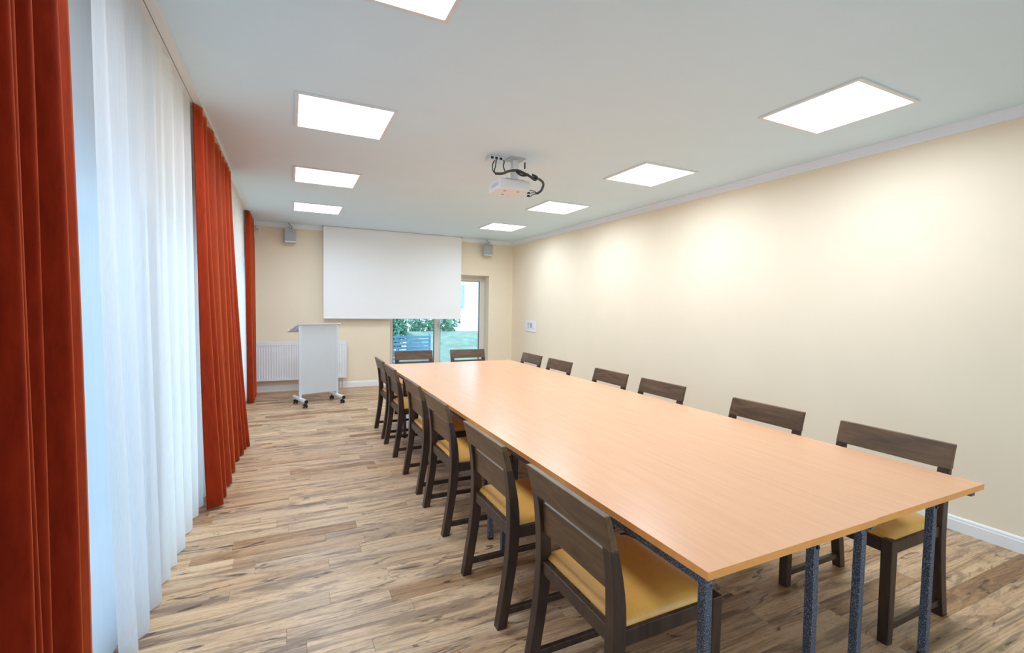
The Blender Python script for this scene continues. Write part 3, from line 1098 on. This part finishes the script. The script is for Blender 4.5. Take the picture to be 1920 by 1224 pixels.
# ================================================================== OUTSIDE
struct(new('ground', boxes((-40, 60, YF + WT, 16.0, -0.30, -0.12)), M['lawn']))
struct(new('ground_terrace', boxes((-40, XL - WT, -30, YF + WT, -0.30, -0.12), (XL - WT, 60, -30, YB - WT, -0.30, -0.12)), M['gravel']))  # unseen ground, made pale to bounce daylight up to the ceiling
struct(new('ground_gravel', boxes((-40, 60, 16.0, 60, -0.32, -0.13)), M['gravel']))
bm = bmesh.new()
prism_y(bm, [(10.6, -0.12), (14.6, -0.12), (14.6, 0.60), (13.2, 0.52)], -14.0, -3.3)
bm.transform(Matrix.Rotation(math.pi / 2, 4, 'Z') @ Matrix.Scale(1, 4))
struct(new('ground_bank', bm, M['lawn']))
fn = thing('slatted_fence', 'low blue grey slatted fence outside the far window', 'fence', (2.35, 11.2, -0.12))
for i in range(9):
    new('slat', B(-0.80, 0.78, -0.012, 0.012, 0.05 + i * 0.088, 0.05 + i * 0.088 + 0.062, bevel=0.003), M['fence_blue'], fn)
for px_ in (-0.78, 0.0, 0.76):
    new('post', B(px_ - 0.02, px_ + 0.02, 0.0125, 0.05, 0.0, 0.86, bevel=0.003), M['fence_blue'], fn)


def shrub(x, y_, r, h, label, seed):
    rr = random.Random(seed)
    t = thing('shrub', label, 'shrub', (x, y_, -0.12), 0, 'shrubs outside the far window')
    bm = bmesh.new()
    for k in range(7):
        a = rr.uniform(0, 6.28)
        q = rr.uniform(0.1, 0.6) * r
        tube(bm, [(0, 0, 0), (math.cos(a) * q * 0.5, math.sin(a) * q * 0.5, h * 0.4), (math.cos(a) * q, math.sin(a) * q, h * 0.8)], [0.02, 0.013, 0.006], 6)
    new('stems', bm, M['bark'], t)
    bm = bmesh.new()
    for k in range(2600):
        th = rr.uniform(0, 6.28)
        ph = math.acos(rr.uniform(-1, 1))
        q = rr.uniform(0.55, 1.0) * (1 + 0.18 * math.sin(3 * th + seed) * math.sin(2 * ph))
        c = Vector((math.cos(th) * math.sin(ph) * r * q, math.sin(th) * math.sin(ph) * r * q, h * 0.55 + math.cos(ph) * h * 0.47 * q))
        d = Vector((rr.uniform(-1, 1), rr.uniform(-1, 1), rr.uniform(-0.6, 1))).normalized()
        e = d.cross(Vector((rr.uniform(-1, 1), rr.uniform(-1, 1), rr.uniform(-1, 1)))).normalized()
        s = rr.uniform(0.05, 0.09)
        bm.faces.new([bm.verts.new(c - d * s), bm.verts.new(c + e * s * 0.5), bm.verts.new(c + d * s), bm.verts.new(c - e * s * 0.5)])
    lf = new('foliage', bm, M['leaf'], t)
    lf['kind'] = 'stuff'
    return t


shrub(4.45, 15.6, 0.95, 1.95, 'rounded green shrub behind the window mullion', 3)
shrub(2.95, 15.0, 0.45, 1.55, 'smaller green shrub behind the slatted fence', 4)

bd = thing('building', 'white rendered building seen through the far window', 'building', (12.0, 30.0, -0.13))
new('wall', boxes((-6, 9, 0, 8, 0, 8.0)), M['facade'], bd)
for ix in range(5):
    for iz in range(2):
        a, b = -5.2 + ix * 2.6, 1.3 + iz * 3.0
        wv = new('window', boxes((a, a + 1.3, -0.08, 0.02, b, b + 0.1), (a, a + 1.3, -0.08, 0.02, b + 1.6, b + 1.7), (a, a + 0.1, -0.08, 0.02, b + 0.1, b + 1.6), (a + 1.2, a + 1.3, -0.08, 0.02, b + 0.1, b + 1.6), (a + 0.6, a + 0.7, -0.08, 0.02, b + 0.1, b + 1.6)), M['facade_frame'], bd)
        new('pane', boxes((a + 0.1, a + 0.6, -0.03, 0.0, b + 0.1, b + 1.6), (a + 0.7, a + 1.2, -0.03, 0.0, b + 0.1, b + 1.6)), M['facade_pane'], wv)
new('roof', boxes((-6.3, 9.3, -0.3, 8.3, 8.0, 8.2)), M['facade_frame'], bd)
